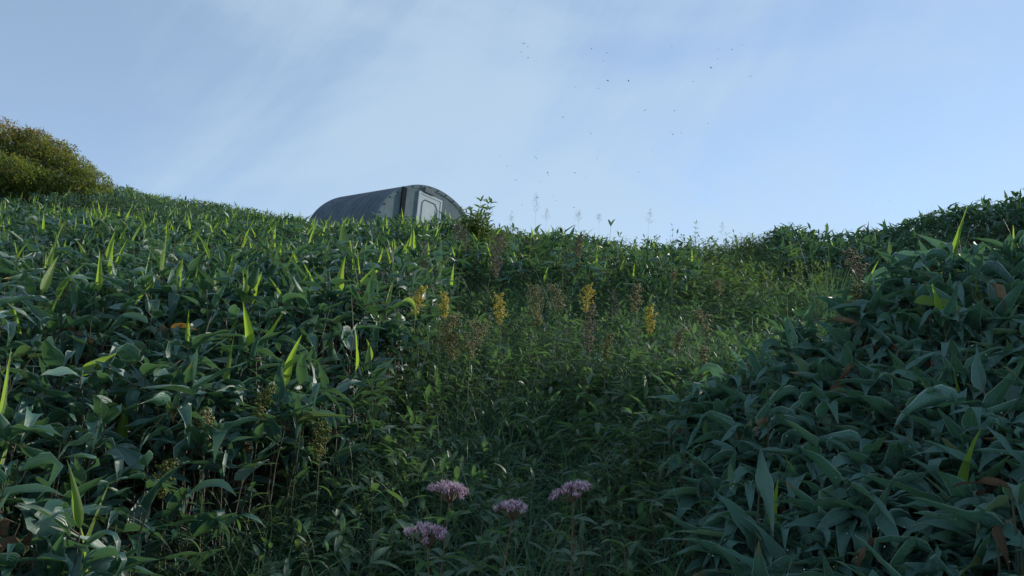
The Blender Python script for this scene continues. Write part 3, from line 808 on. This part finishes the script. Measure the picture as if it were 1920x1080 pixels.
# ------------------------------------------------------------------ tree on the left skyline
def tree():
    D = 19.6
    r0 = ray(-60, 400); r0 = r0 / r0[1]
    bx, by = r0[0] * D, D
    g = gz(bx, by)
    root = empty('small_tree', (bx, by, g), 'bushy tree with green and orange leaves on the left skyline', 'tree')
    clumps = []   # (pixel x, pixel y, radius in pixels, distance, red)
    for (cx, cy, cr_, d, red) in ((-70, 300, 105, 15.2, .5), (20, 292, 66, 15.2, .55), (-5, 268, 50, 15.4, .9), (78, 312, 58, 15.0, .35), (128, 333, 46, 15.1, .15),
                                  (172, 347, 36, 15.0, .1), (40, 345, 52, 14.3, .05), (-40, 350, 80, 14.2, .1), (60, 285, 42, 15.4, .6), (105, 305, 36, 15.5, .4),
                                  (150, 322, 28, 15.4, .2), (95, 352, 40, 14.6, .05), (150, 362, 34, 14.7, .05), (0, 372, 55, 14.2, .05), (62, 268, 34, 15.2, .7), (112, 290, 30, 15.2, .5), (-170, 310, 120, 15.5, .3), (15, 325, 42, 13.9, .05), (-190, 380, 90, 14.5, .1)):
        d *= 1.3
        r = ray(cx, cy); r = r / r[1] * d
        clumps.append((np.array([r[0], d, EYE + r[2]]) - np.array([bx, by, g]), cr_ / FPX * d, red))
    tb, brs = Bag(), []
    P0 = np.array([[0, 0, -.15], [.02, 0, .28], [-.08, .05, .6]]); P1 = np.array([[.02, 0, .28], [-.08, .05, .6], [.0, .05, .95]])
    tubes(tb, P0, P1, [.11, .09, .08], [.09, .08, .06], 8, bow=.01)
    link('trunk', tb.mesh('trunk'), M_BARK, root)
    lb, rb = Bag(), Bag()
    for c, R, red in clumps:
        bb = Bag()
        st = np.array([0, .05, RNG.uniform(.3, .95)])
        mid = st * .45 + c * .55 + np.array([0, 0, -.15])
        tubes(bb, [st, mid], [mid, c + np.array([0, 0, .1])], [.05, .032], [.032, .012], 6, bow=.03, seg=4)
        n = 26
        dirs = RNG.normal(0, 1, (n, 3)); dirs[:, 2] = np.abs(dirs[:, 2]) * .8 + .1; dirs /= np.linalg.norm(dirs, axis=1, keepdims=True)
        tips = c + dirs * R * RNG.uniform(.9, 1.2, n)[:, None]
        tubes(bb, np.repeat([c - [0, 0, .1]], n, 0), tips, .010, .003, 3, bow=.06, seg=4)
        link('branch', bb.mesh('branch'), M_BARK, root)
        m = int(2300 * R ** 2 / .45 ** 2 * 1.0)
        d = RNG.normal(0, 1, (m, 3)); d /= np.linalg.norm(d, axis=1, keepdims=True)
        bump = 1 + .24 * vnoise(d[:, 0] * 2.2 + c[0] * 3, d[:, 2] * 2.2 + d[:, 1] * 2, 1.4, 61) + .10 * vnoise(d[:, 0] * 5, d[:, 2] * 5 + d[:, 1] * 3, 1.5, 62)
        rad = R * bump * (1 - np.abs(RNG.normal(0, .17, m))) * np.where(RNG.random(m) < .05, RNG.uniform(1.0, 1.16, m), 1)
        P = c + d * rad[:, None] * np.array([1, 1, .92])
        # leaves in twig-end tufts
        tuft = vnoise(P[:, 0], P[:, 2] * 1.3 + P[:, 1], 7.5, 63) + .6 * RNG.normal(0, 1, m)
        P = P[tuft > -.35]; P = P[P[:, 2] > -.1]; m = len(P)
        isred = (RNG.random(m) < .7 * red * (.25 + .9 * np.clip((P[:, 2] - c[2]) / R + .3, 0, 1)))
        for sel, bag in ((~isred, lb), (isred, rb)):
            k = sel.sum()
            if not k: continue
            az = np.arctan2((P[sel] - c)[:, 1], (P[sel] - c)[:, 0]) + RNG.normal(0, .9, k)
            rr_ = np.clip(RNG.beta(2, 2.5, k) + .25 * ((P[sel][:, 2] - c[2]) / R), 0, 1)
            blades(bag, P[sel], az, RNG.normal(.05, .55, k), RNG.uniform(.045, .085, k), RNG.uniform(.028, .045, k), RNG.uniform(0, .8, k), None, None,
                   RNG.normal(0, .6, k), 2, 2, .25, 'lance', 0, rr_)
    crown = link('crown', lb.mesh('crown'), M_CROWN, root)
    o = link('turning_leaves', rb.mesh('turning_leaves'), M_CROWN_RED, root)
    o['label'] = 'orange turning leaves'
    # one bare twig reaching out to the right
    c, R, _ = clumps[5]
    tb = Bag(); e = c + np.array([R * 1.0, 0, .02])
    tubes(tb, [c, e, e], [e, e + [.12, 0, .10], e + [.22, 0, .06]], [.008, .005, .004], [.005, .002, .002], 3, bow=.03)
    link('twig', tb.mesh('twig'), M_BARK, root)
tree()

# ------------------------------------------------------------------ flowering plants
def stem_leaves(bag, base_to_top, n, L, wl=.22, u0=.1, u1=.85, pit=.5, curl=1.0, seg=5, whorl=0):
    a, b = base_to_top
    if whorl:
        lv = np.linspace(u0, u1, n); u = np.repeat(lv, whorl); k = len(u)
        az = np.tile(np.arange(whorl) / whorl * 2 * PI, n) + np.repeat(RNG.uniform(0, 2, n), whorl) + RNG.normal(0, .2, k)
    else:
        u = np.sort(RNG.uniform(u0, u1, n)); k = n; az = np.arange(n) * 2.4 + RNG.normal(0, .3, n)
    P = a + (b - a) * u[:, None]
    Ls = RNG.uniform(.8, 1.2, k) * L * (1.25 - .6 * u)
    blades(bag, P, az, RNG.normal(pit, .2, k), Ls, Ls * wl, RNG.gamma(5, curl / 5, k), None, None, RNG.normal(0, .25, k), seg, 2, .3, 'lance', .05, np.clip(RNG.beta(2, 2, k), 0, 1))

def plume(px, py, w, hgt, h, style, label, cat='wildflower', name='goldenrod', d=None):
    """stem with a plume of florets. px, py: top of the plume in the photo; w, hgt its size in photo pixels"""
    if d is None: x, y, g = place(px, py, h)
    else: x, y, g, h = place_at(px, py, d)
    y_ = y
    W, Hh = w / FPX * y_ * .47, hgt / FPX * y_
    root = empty(name, (x, y, g), label, cat, 'goldenrod and withering plumes' if name == 'goldenrod' else 'seed plumes')
    sb, lb, fb = Bag(), Bag(), Bag()
    top = np.array([RNG.normal(0, .01), RNG.normal(0, .01), h]); bot = np.array([RNG.normal(0, .04), RNG.normal(0, .04), -.03])
    tubes(sb, [bot], [top], .0032, .0012, 5, .3, .01, 6)
    nr = int(10 + Hh * 60)
    u = np.linspace(0, 1, nr)
    # side sprays, widest a little above the bottom of the plume
    tv = np.array([RNG.normal(0, .22), RNG.normal(0, .15), 0])
    st = top - np.array([0, 0, 1.0]) * (Hh * u)[:, None] + tv * (Hh * ((1 - u) ** 2))[:, None]
    az = np.arange(nr) * 2.4 + RNG.normal(0, .3, nr)
    prof = W * (np.sin(PI * np.clip(.12 + u * .80, 0, 1)) ** .7) * RNG.uniform(.65, 1.15, nr)
    en = st + np.stack([np.cos(az) * prof, np.sin(az) * prof, prof * .55 + RNG.normal(0, .004, nr)], -1)
    tubes(sb, st - [0, 0, .01], en, .0009, .0006, 3, .5, .04, 3)
    nf = int(np.clip(14 + 170 * W, 14, 34))
    idx = np.repeat(np.arange(nr), nf)
    v = RNG.uniform(.1, 1.05, len(idx))
    P = st[idx] + (en - st)[idx] * v[:, None] + RNG.normal(0, 1, (len(idx), 3)) * (.0035 + .05 * W)
    tone = np.clip(RNG.beta(2, 2, len(idx)) * .7 + .35 * u[idx] * RNG.random(len(idx)), 0, 1)
    fr = RNG.uniform(.0026, .0056, len(idx)) * max(1, y_ / 5) ** .5
    blobs(fb, P, fr, tone)
    # a few petals around every floret so that the plume looks ragged
    q = RNG.random(len(P)) < .55; k = q.sum()
    blades(fb, P[q], RNG.uniform(0, 2 * PI, k), RNG.normal(.3, .6, k), fr[q] * RNG.uniform(2, 3.4, k), fr[q] * 1.1, 0, None, None, RNG.uniform(-1, 1, k), 1, 1, 0, 'lance', 0, tone[q])
    stem_leaves(lb, (bot, top), int(10 + h * 14), .075, .24, .15, 1 - Hh / h * .8 if h > Hh else .6)
    link('stem', sb.mesh('stem'), M_STEM, root)
    link('foliage', lb.mesh('foliage'), M_FORB, root)
    link('flower_head', fb.mesh('flower_head'), {'yellow': M_YELLOW, 'ochre': M_OCHRE, 'brown': M_BROWNSEED, 'green': M_GREENBUD}[style], root)

PL = [
 (786, 540, 34, 52, .72, 'yellow', 'bright yellow goldenrod plume with a pale rim, leftmost of the upper yellow pair'),
 (833, 552, 26, 44, .70, 'yellow', 'bright yellow goldenrod plume standing just above the broad brown clump'),
 (937, 560, 34, 48, .70, 'yellow', 'half faded goldenrod with yellow lower florets and grey brown top'),
 (1220, 582, 26, 44, .62, 'yellow', 'small pale yellow goldenrod alone in the grass right of centre'),
 (832, 592, 52, 56, .62, 'ochre', 'withering brown goldenrod directly under the second bright yellow plume'),
 (880, 606, 62, 64, .58, 'ochre', 'widest withering rust brown goldenrod in the clump below the yellow pair'),
 (856, 632, 44, 44, .50, 'ochre', 'low brown goldenrod with dull yellow spots at the foot of the brown clump'),
 (1010, 540, 46, 72, .70, 'ochre', 'tall brown and gold plume left of the orange tipped pair'),
 (1052, 542, 34, 46, .70, 'ochre', 'brownish plume with orange florets beside the tall brown and gold one'),
 (1100, 538, 30, 48, .66, 'yellow', 'orange tipped goldenrod with greenish yellow lower sprays'),
 (1190, 540, 32, 46, .66, 'ochre', 'faded pinkish brown plume above the small pale yellow goldenrod'),
 (1106, 578, 34, 84, .66, 'brown', 'long narrow dark brown seed plume below the orange tipped goldenrod'),
 (1137, 628, 26, 44, .50, 'green', 'greenish budding goldenrod right of the long dark brown plume'),
 (1325, 584, 34, 46, .52, 'ochre', 'orange goldenrod on the right half of the grassy gap'),
 (1272, 622, 24, 38, .50, 'ochre', 'small amber goldenrod lower left of the orange one'),
 (1325, 656, 20, 26, .42, 'ochre', 'tiny dull yellow goldenrod lowest in the right half of the gap'),
 (1348, 528, 24, 22, .48, 'ochre', 'stubby dull yellow goldenrod above the orange one'),
 (1262, 505, 14, 24, .55, 'ochre', 'small rust orange flower spike high in the middle of the gap'),
 (1606, 536, 32, 40, .42, 'ochre', 'bright orange withered goldenrod beside the near right bamboo bank'),
 (1604, 474, 48, 54, .50, 'brown', 'bushy purple brown seed plant just above the orange withered goldenrod'),
 (495, 724, 26, 70, .62, 'green', 'upright yellow green goldenrod in the dark hollow of the left bank'),
 (383, 780, 46, 52, .60, 'ochre', 'rusty brown goldenrod cluster low on the left bank'),
 (322, 872, 40, 60, .50, 'green', 'dim olive goldenrod lowest on the left bank'),
 (610, 800, 40, 60, .45, 'green', 'dim green budding goldenrod at the foot of the left bank'),
]
for i, p in enumerate(PL):
    plume(*p)
for p in [(875, 420, 34, 80, .8, 'brown', 'fine brown seed plume at the left foot of the leafy skyline shrub'),
          (930, 440, 40, 84, .8, 'brown', 'fine brown seed plume at the right foot of the leafy skyline shrub'),
          (800, 455, 22, 66, .8, 'brown', 'thin brown seed plume below the hut door'),
          (1085, 440, 26, 50, .8, 'brown', 'brown seed plume just under the middle skyline')]:
    plume(*p, cat='seed plant', name='seed_plant')

def boneset(px, py, w, h, label):
    x, y, g = place(px, py, h)
    W = w / FPX * y * .44
    root = empty('pink_boneset', (x, y, g), label, 'wildflower', 'pink flat topped flowers')
    sb, lb, fb, pb = Bag(), Bag(), Bag(), Bag()
    top = np.array([0, 0, h - W * .55]); bot = np.array([RNG.normal(0, .03), RNG.normal(0, .03), -.03])
    tubes(sb, [bot], [top - [0, 0, .03]], .0036, .0022, 6, .95, .01, 6)
    n = 40
    an = RNG.uniform(0, 2 * PI, n); rr = np.sqrt(RNG.random(n)) * (1 + .22 * np.sin(an * 3 + RNG.uniform(0, 6)) + RNG.normal(0, .06, n))
    tilt = RNG.normal(0, .2)
    C = np.stack([np.cos(an) * rr * W, np.sin(an) * rr * W * .9, W * (.34 - .30 * rr ** 2 + RNG.normal(0, .05, n)) + np.cos(an) * rr * W * tilt], -1) + top
    tubes(sb, np.repeat([top - [0, 0, .03]], n, 0), C, .0009, .0007, 3, .9, .05, 4)
    idx = np.repeat(np.arange(n), 9); m = len(idx)
    P = C[idx] + RNG.normal(0, 1, (m, 3)) * W * .075
    blobs(fb, P, RNG.uniform(.0016, .0028, m), np.clip(RNG.random(n)[idx] * .8 + RNG.random(m) * .3 - .05, 0, 1), 1.7)
    idx = np.repeat(np.arange(n), np.where(RNG.random(n) < .3, RNG.integers(2, 12, n), RNG.integers(26, 44, n))); m = len(idx)
    P = C[idx] + RNG.normal(0, 1, (m, 3)) * W * .08
    blades(pb, P, RNG.uniform(0, 2 * PI, m), RNG.normal(.95, .45, m), RNG.uniform(.005, .010, m), .0010, RNG.uniform(-1, 1, m), None, None, RNG.uniform(-1, 1, m), 2, 1, 0, 'grass', 0, RNG.random(m))
    stem_leaves(lb, (bot, top), 5, .105, .27, .25, .88, .35, .9, 7, whorl=4)
    link('stem', sb.mesh('stem'), M_STEM, root)
    link('foliage', lb.mesh('foliage'), M_FORB, root)
    fh = link('flower_head', fb.mesh('flower_head'), M_MAUVE, root)
    link('filaments', pb.mesh('filaments'), M_PALE, fh)
boneset(845, 905, 84, .62, 'mauve fuzzy flat topped flower, upper left of the four')
boneset(805, 982, 84, .60, 'palest mauve flat topped flower, lowest and leftmost of the four')
boneset(962, 940, 64, .60, 'narrow domed mauve flower in the middle of the four on a bare dark stem')
boneset(1076, 905, 74, .62, 'mauve flat topped flower below the upright pointed leaf, rightmost of the four')

# broad leaved herbs that stand out from the weeds
def herb(px, py, h, L, n, label, d=None, pit=.45, wl=.25, mat=None, name='leafy_herb', stems=1, whorl=4, w=.0):
    if d is None: x, y, g = place(px, py, h)
    else: x, y, g, h = place_at(px, py, d)
    root = empty(name, (x, y, g), label, 'herb' if name == 'leafy_herb' else 'shrub', 'leafy herbs standing out of the weeds' if name == 'leafy_herb' else None)
    sb, lb = Bag(), Bag()
    for s in range(stems):
        hh = h * (1 if s == 0 else RNG.uniform(.62, .95))
        b = np.array([RNG.normal(0, .02 + w * .2), RNG.normal(0, .02 + w * .2), -.03]); t = np.array([RNG.normal(0, w) if s else 0, RNG.normal(0, w) if s else 0, hh - L * (.3 if whorl > 2 else .85)])
        tubes(sb, [b], [t], .0034, .0016, 5, RNG.random(), .02, 6)
        stem_leaves(lb, (b, t), n, L, wl, .3, 1.0, pit, .9, 6, whorl=whorl)
    link('stem', sb.mesh('stem'), M_STEM, root)
    link('foliage', lb.mesh('foliage'), mat or M_FORB, root)
herb(1063, 590, .55, .15, 4, 'tall herb with long arching pale green leaves in the middle of the gap')
herb(945, 640, .45, .12, 4, 'herb with spreading leaves right of the broad brown clump')
herb(1010, 650, .42, .13, 3, 'low herb with pointed leaves under the tall pale green one')
herb(700, 700, .45, .12, 4, 'shaded herb at the edge of the left bank hollow')
herb(1185, 760, .42, .13, 4, 'broad leaved dark herb low in the gap before the right bank')
herb(900, 1000, .35, .12, 4, 'broad leaved herb between the lower mauve flowers')
herb(1040, 985, .36, .12, 4, 'dark broad leaved herb right of the middle mauve flower')
herb(1170, 1010, .32, .12, 4, 'broad leaved herb at the lower edge right of the mauve flowers')
herb(1090, 875, .5, .10, 2, 'upright pointed leaf plant behind the rightmost mauve flower', pit=1.2, whorl=2)
herb(832, 840, .42, .11, 2, 'small plant with one bright upright pointed leaf above the mauve flowers', pit=1.2, whorl=2)
herb(902, 372, .8, .15, 9, 'dense leafy shrub poking above the skyline right of the hut', d=9.4, pit=.8, wl=.26, mat=M_RIDGEGREEN, name='leafy_shrub', stems=26, whorl=4, w=.13)
herb(1305, 416, .6, .10, 9, 'spiky dark herb silhouetted on the skyline right of centre', d=11.0, pit=.9, wl=.2, whorl=4)
herb(1260, 420, .6, .07, 8, 'small spiky herb on the skyline left of the taller dark one', d=11.3, pit=.9, wl=.2, whorl=3)
herb(1550, 412, .6, .26, 2, 'single upright twin leaved shoot on the right skyline', d=11.2, pit=1.2, wl=.25, whorl=2)
herb(1842, 366, .6, .24, 2, 'pale upright shoot highest on the far right skyline', d=12.2, pit=1.2, wl=.22, whorl=2)
herb(1146, 400, .6, .22, 2, 'curled broad leaves standing up from the middle skyline', d=9.8, pit=1.25, wl=.2, whorl=2)

def tuft(px, py, d, n, spread, W, label, r=(.5, .9)):
    x, y, g, h = place_at(px, py, d)
    b = Bag()
    P = np.stack([RNG.normal(0, spread * .25, n), RNG.normal(0, spread * .25, n), np.full(n, -.02)], -1)
    L = h * RNG.uniform(.6, 1.12, n)
    blades(b, P, RNG.uniform(0, 2 * PI, n), RNG.normal(1.32, .14, n), L, W, RNG.gamma(2, .3, n), None, None, RNG.uniform(-1, 1, n), 8, 2, .3, 'grass', 0, RNG.uniform(*r, n))
    o = link('grass_tuft', b.mesh('grass_tuft'), M_GRASS, None, (x, y, g))
    tag(o, label, 'grass tuft', 'tall grass tufts')
tuft(1540, 440, 7.2, 60, .35, .009, 'tall pale green grass tuft below the right part of the skyline')
tuft(1352, 950, 1.5, 16, .16, .012, 'tall yellow green grass tuft at the bottom edge left of the right bank', (.8, .9))
tuft(1040, 475, 6.8, 40, .5, .006, 'thin pale grass tuft right of the leafy skyline shrub')
tuft(1258, 490, 7.6, 36, .3, .007, 'thin grass tuft high in the middle of the gap')
tuft(1005, 880, 2.4, 24, .2, .005, 'thin dark grass tuft behind the mauve flowers')

def wisp(px, py, d, wpx, hpx, label, kind='skyline', lean=0, mat=None, n=26, name='seed_stalk', thick=.0009):
    x, y, g, h = place_at(px, py, d)
    W, H = wpx / FPX * d * .5, hpx / FPX * d
    b = Bag()
    top = np.array([lean * h, 0, h]); bot = np.array([0, 0, 0.])
    thick *= .6 if d > 7 else 1
    tubes(b, [bot], [top], thick * 1.6, thick * .6, 3, .5, .01, 6)
    u = RNG.uniform(0, 1, n)
    st = top - (top - bot) / h * (H * u)[:, None]
    az = RNG.uniform(0, 2 * PI, n); l = W * (.25 + .75 * u) * RNG.uniform(.5, 1, n)
    en = st + np.stack([np.cos(az) * l, np.sin(az) * l, l * RNG.uniform(.4, 1.4, n)], -1)
    tubes(b, st, en, thick * .6, thick * .45, 3, .7, .05, 3)
    idx = np.repeat(np.arange(n), 3)
    tt = RNG.uniform(.4, 1, len(idx))
    s2 = st[idx] + (en - st)[idx] * tt[:, None]
    e2 = s2 + RNG.normal(0, 1, (len(idx), 3)) * W * .18
    tubes(b, s2, e2, thick * .45, thick * .35, 3, .7, 0, 1)
    blobs(b, e2, thick * 1.1, .8, 2)
    o = link(name, b.mesh(name), mat or M_DRY, None, (x, y, g))
    tag(o, label, 'seed head', 'airy grass seed heads')
wisp(1006, 364, 9.5, 26, 40, 'tallest airy seed head on the skyline right of the leafy shrub', thick=.0016)
wisp(1020, 392, 9.8, 22, 24, 'shorter airy seed head right beside the tallest one', thick=.0015, lean=.05)
wisp(1085, 398, 9.9, 30, 22, 'spreading reddish seed head left of the curled skyline leaves', thick=.0016)
wisp(1128, 402, 10.2, 24, 20, 'small airy seed head against the curled skyline leaves', thick=.0014, lean=-.04)
wisp(1212, 392, 10.2, 22, 30, 'slim leaning seed head halfway along the middle skyline', thick=.0016, lean=.05)
wisp(1338, 415, 10.8, 18, 24, 'bent airy seed head right of the spiky dark herb', thick=.0014, lean=.15)
wisp(1480, 418, 11, 20, 18, 'faint seed head where the skyline starts to rise to the right', thick=.0014)
wisp(952, 395, 9.4, 16, 24, 'thin seed head close to the right side of the leafy shrub', thick=.0014, lean=.06)
wisp(622, 655, 3.6, 70, 60, 'pale dry tangled seed head hanging over the dark hollow', thick=.0007, n=46)
wisp(562, 655, 3.7, 44, 40, 'small dry seed head left of the tangled one', thick=.0006)
wisp(735, 660, 4.1, 60, 60, 'straw coloured withered seed head at the right end of the dark hollow', thick=.0008, n=40)
wisp(442, 690, 3.1, 36, 60, 'bare branching dry stalk in the dark hollow', thick=.0010, n=8)
wisp(1150, 545, 6.0, 40, 60, 'grey dry seed head between the orange tipped goldenrod and the faded one', thick=.001)

# bamboo stalks that stand out
def stalk(px, py, h, label, leaves, d=None, drop=None):
    """leaves: (dx, dz, heading, pitch, length, width, curl, roll, material, torn)"""
    if d is None:
        h = .62 if px < 1000 else .40
        x, y, g = place(px, py, h)
    else: x, y, g, h = place_at(px, py, d)
    root = empty('bamboo_stalk', (x, y, g), label, 'bamboo', 'bamboo stalks that stand out')
    sb = Bag()
    t = np.array([0, 0, h]); b0 = np.array([RNG.normal(0, .03), .04, -.02])
    tubes(sb, [b0], [t], .0034, .0022, 6, .6, .01, 5)
    for (dx, dz, az, pit, L, W, curl, roll, mat) in leaves:
        p = t + np.array([dx, 0, dz])
        tubes(sb, [t + np.array([0, 0, dz * .4 - .03])], [p], .0015, .0012, 4, .6, seg=1)
        lb = Bag()
        dd = mat is M_DEADLEAF
        blades(lb, [p], az, pit, L, W * (.75 if dd else 1), curl * (.6 if dd else 1), None, None, roll, 14, 6, 1.1 if dd else .3, 'sasa', .06 if mat is not M_DEADLEAF else .22, RNG.random(1))
        link('leaf', lb.mesh('leaf'), mat, root)
    link('stem', sb.mesh('stem'), M_CULM, root)
U = PI / 2
stalk(328, 552, .80, 'bamboo stalk with one broad upright yellow green leaf on the left field', [(0, 0, U, 1.5, .19, .042, .25, .35, M_SASA_NEW), (0, -.02, 3.3, .5, .2, .045, 1.3, 0, M_SASA)])
stalk(405, 548, .80, 'bamboo stalk with two leaning bright pointed leaves', [(0, 0, 2.3, 1.25, .14, .036, .2, .3, M_SASA_NEW), (.02, -.01, .4, .9, .13, .03, .8, .2, M_SASA_NEW)])
stalk(466, 572, .80, 'bamboo stalk with two wide upright bright green leaves side by side', [(-.02, 0, 2.0, 1.4, .17, .045, .2, .1, M_SASA_NEW), (.015, 0, 1.2, 1.42, .18, .06, .25, -.1, M_SASA_NEW)])
stalk(150, 705, .80, 'bamboo stalk with a glowing lime leaf slanting up to the right', [(0, 0, .25, .75, .14, .045, .2, 1.1, M_SASA_NEW), (0, -.02, 3.6, .2, .2, .05, 1.0, 0, M_SASA)])
stalk(745, 575, .75, 'bamboo stalk with a long drooping leaf left of the yellow goldenrod pair', [(0, 0, -.9, .5, .26, .05, 2.1, .6, M_SASA_NEW)])
stalk(318, 622, .85, 'bamboo stalk with an orange leaf and shrivelled brown leaves on the left bank',
      [(0, .01, .1, .35, .11, .034, .9, .9, M_ORANGE), (-.01, 0, 2.6, .3, .09, .035, 2.2, .5, M_DEADLEAF), (0, -.01, -1.4, .2, .10, .03, 2.0, .3, M_DEADLEAF)])
stalk(90, 500, .82, 'bamboo stalk with a thin upright leaf near the left edge of the field', [(0, 0, U, 1.45, .18, .03, .2, .8, M_SASA_NEW)])
stalk(1425, 915, .60, 'bamboo stalk with a grey green leaf pointing straight down, left rim of right bank', [(0, .05, -1.5, -.9, .2, .05, .5, .1, M_SASA)])
stalk(1745, 590, .9, 'bamboo stalk with a large smooth leaf slanting down to the right on the right bank', [(-.06, .04, -.15, .1, .24, .062, .9, .9, M_SASA_NEW), (0, 0, 2.9, .3, .2, .05, 1.1, 0, M_SASA)])
stalk(1858, 560, 1.0, 'bamboo stalk with a torn dead brown leaf hanging on the right bank', [(0, .06, -1.3, -1.0, .15, .055, .4, .15, M_DEADLEAF), (-.03, -.02, 3.6, -.3, .2, .06, .8, .4, M_SASA)])
stalk(1610, 625, .8, 'bamboo stalk with rusty frayed leaf lying left of the large smooth leaf', [(0, .02, 2.9, .25, .16, .035, .6, .6, M_DEADLEAF)])
stalk(1440, 800, .62, 'bamboo stalk with a shrivelled purple brown leaf at the left rim of the right bank', [(0, 0, -2.2, .2, .14, .045, 2.0, .6, M_DEADLEAF)])
stalk(1895, 920, .8, 'bamboo stalk with pale straw leaf edges at the lower right', [(0, 0, 3.0, .2, .13, .03, .9, .8, M_DEADLEAF)])
stalk(1868, 1000, .75, 'bamboo stalk with a curled brown dead leaf at the bottom right corner', [(0, 0, -1.8, -.7, .12, .03, 1.2, .7, M_DEADLEAF)])

# ------------------------------------------------------------------ dragonflies over the ridge
BUGS = [(197,69),(222,88),(181,121),(223,154),(602,100),(692,125),(670,172),(711,267),(697,289),(820,291),(503,328),(640,335),(1079,88),(1060,241),
        (1357,103),(1438,105),(1351,159),(1496,77),(1311,213),(1208,296),(1547,265),(920,464),(1095,469),(1294,545),(1070,598),(1085,610),(1133,600),
        (429,508),(597,604),(968,705),(59,739),(98,800),(261,743),(271,753),(340,838),(344,852),(150,881),(293,894),(501,839),(571,867),(881,835),
        (633,757),(265,965),(278,986),(366,976),(391,1005),(187,1030),(495,1045)]
BUGS = [(920 + a / 3.176, 60 + b / 3.176) for a, b in BUGS] + [(1635, 379), (573, 315)]
def dragonfly():
    b, w = Bag(), Bag()
    tubes(b, [(0, -.008, 0), (0, .008, 0)], [(0, .010, .001), (0, -.0, 0)], [.0035, .004], [.004, .0035], 6, seg=2)
    tubes(b, [(0, -.006, 0)], [(0, -.042, .001)], .0022, .0013, 5, seg=4)
    blobs(b, [(0, .014, .0005)], .0042)
    for sx in (0, PI):
        for yy, sw in ((.004, .12), (-.003, -.15)):
            a = sx + (sw if sx == 0 else -sw)
            blades(w, [(0, yy, .003)], a, .12, .036, .011, .05, None, None, 0, 4, 2, 0, 'lance')
    V = np.concatenate(b.V + w.V); nb = sum(map(len, b.V))
    bq = [tuple(int(i) for i in f) for q in b.Q for f in q] + [tuple(int(i) for i in f) for q in b.T for f in q]
    wq = [tuple(int(i) + nb for i in f) for q in w.Q for f in q]
    return mesh_from('dragonfly', V, bq + wq, None, True, [0] * len(bq) + [1] * len(wq))
bug_me = dragonfly()
bug_me.materials.append(M_BUG); bug_me.materials.append(M_WING)
for i, (px, py) in enumerate(BUGS):
    d = RNG.uniform(9, 17)
    r = ray(px, py); r = r / r[1] * d
    o = bpy.data.objects.new('dragonfly', bug_me); COL.objects.link(o)
    o.location = (r[0], d, EYE + r[2])
    o.scale = (.62,) * 3
    o.rotation_euler = (RNG.normal(0, .35), RNG.normal(0, .35), RNG.uniform(0, 2 * PI))
    tag(o, 'tiny dark dragonfly hovering in the sky above the ridge', 'dragonfly', 'dragonflies above the ridge')
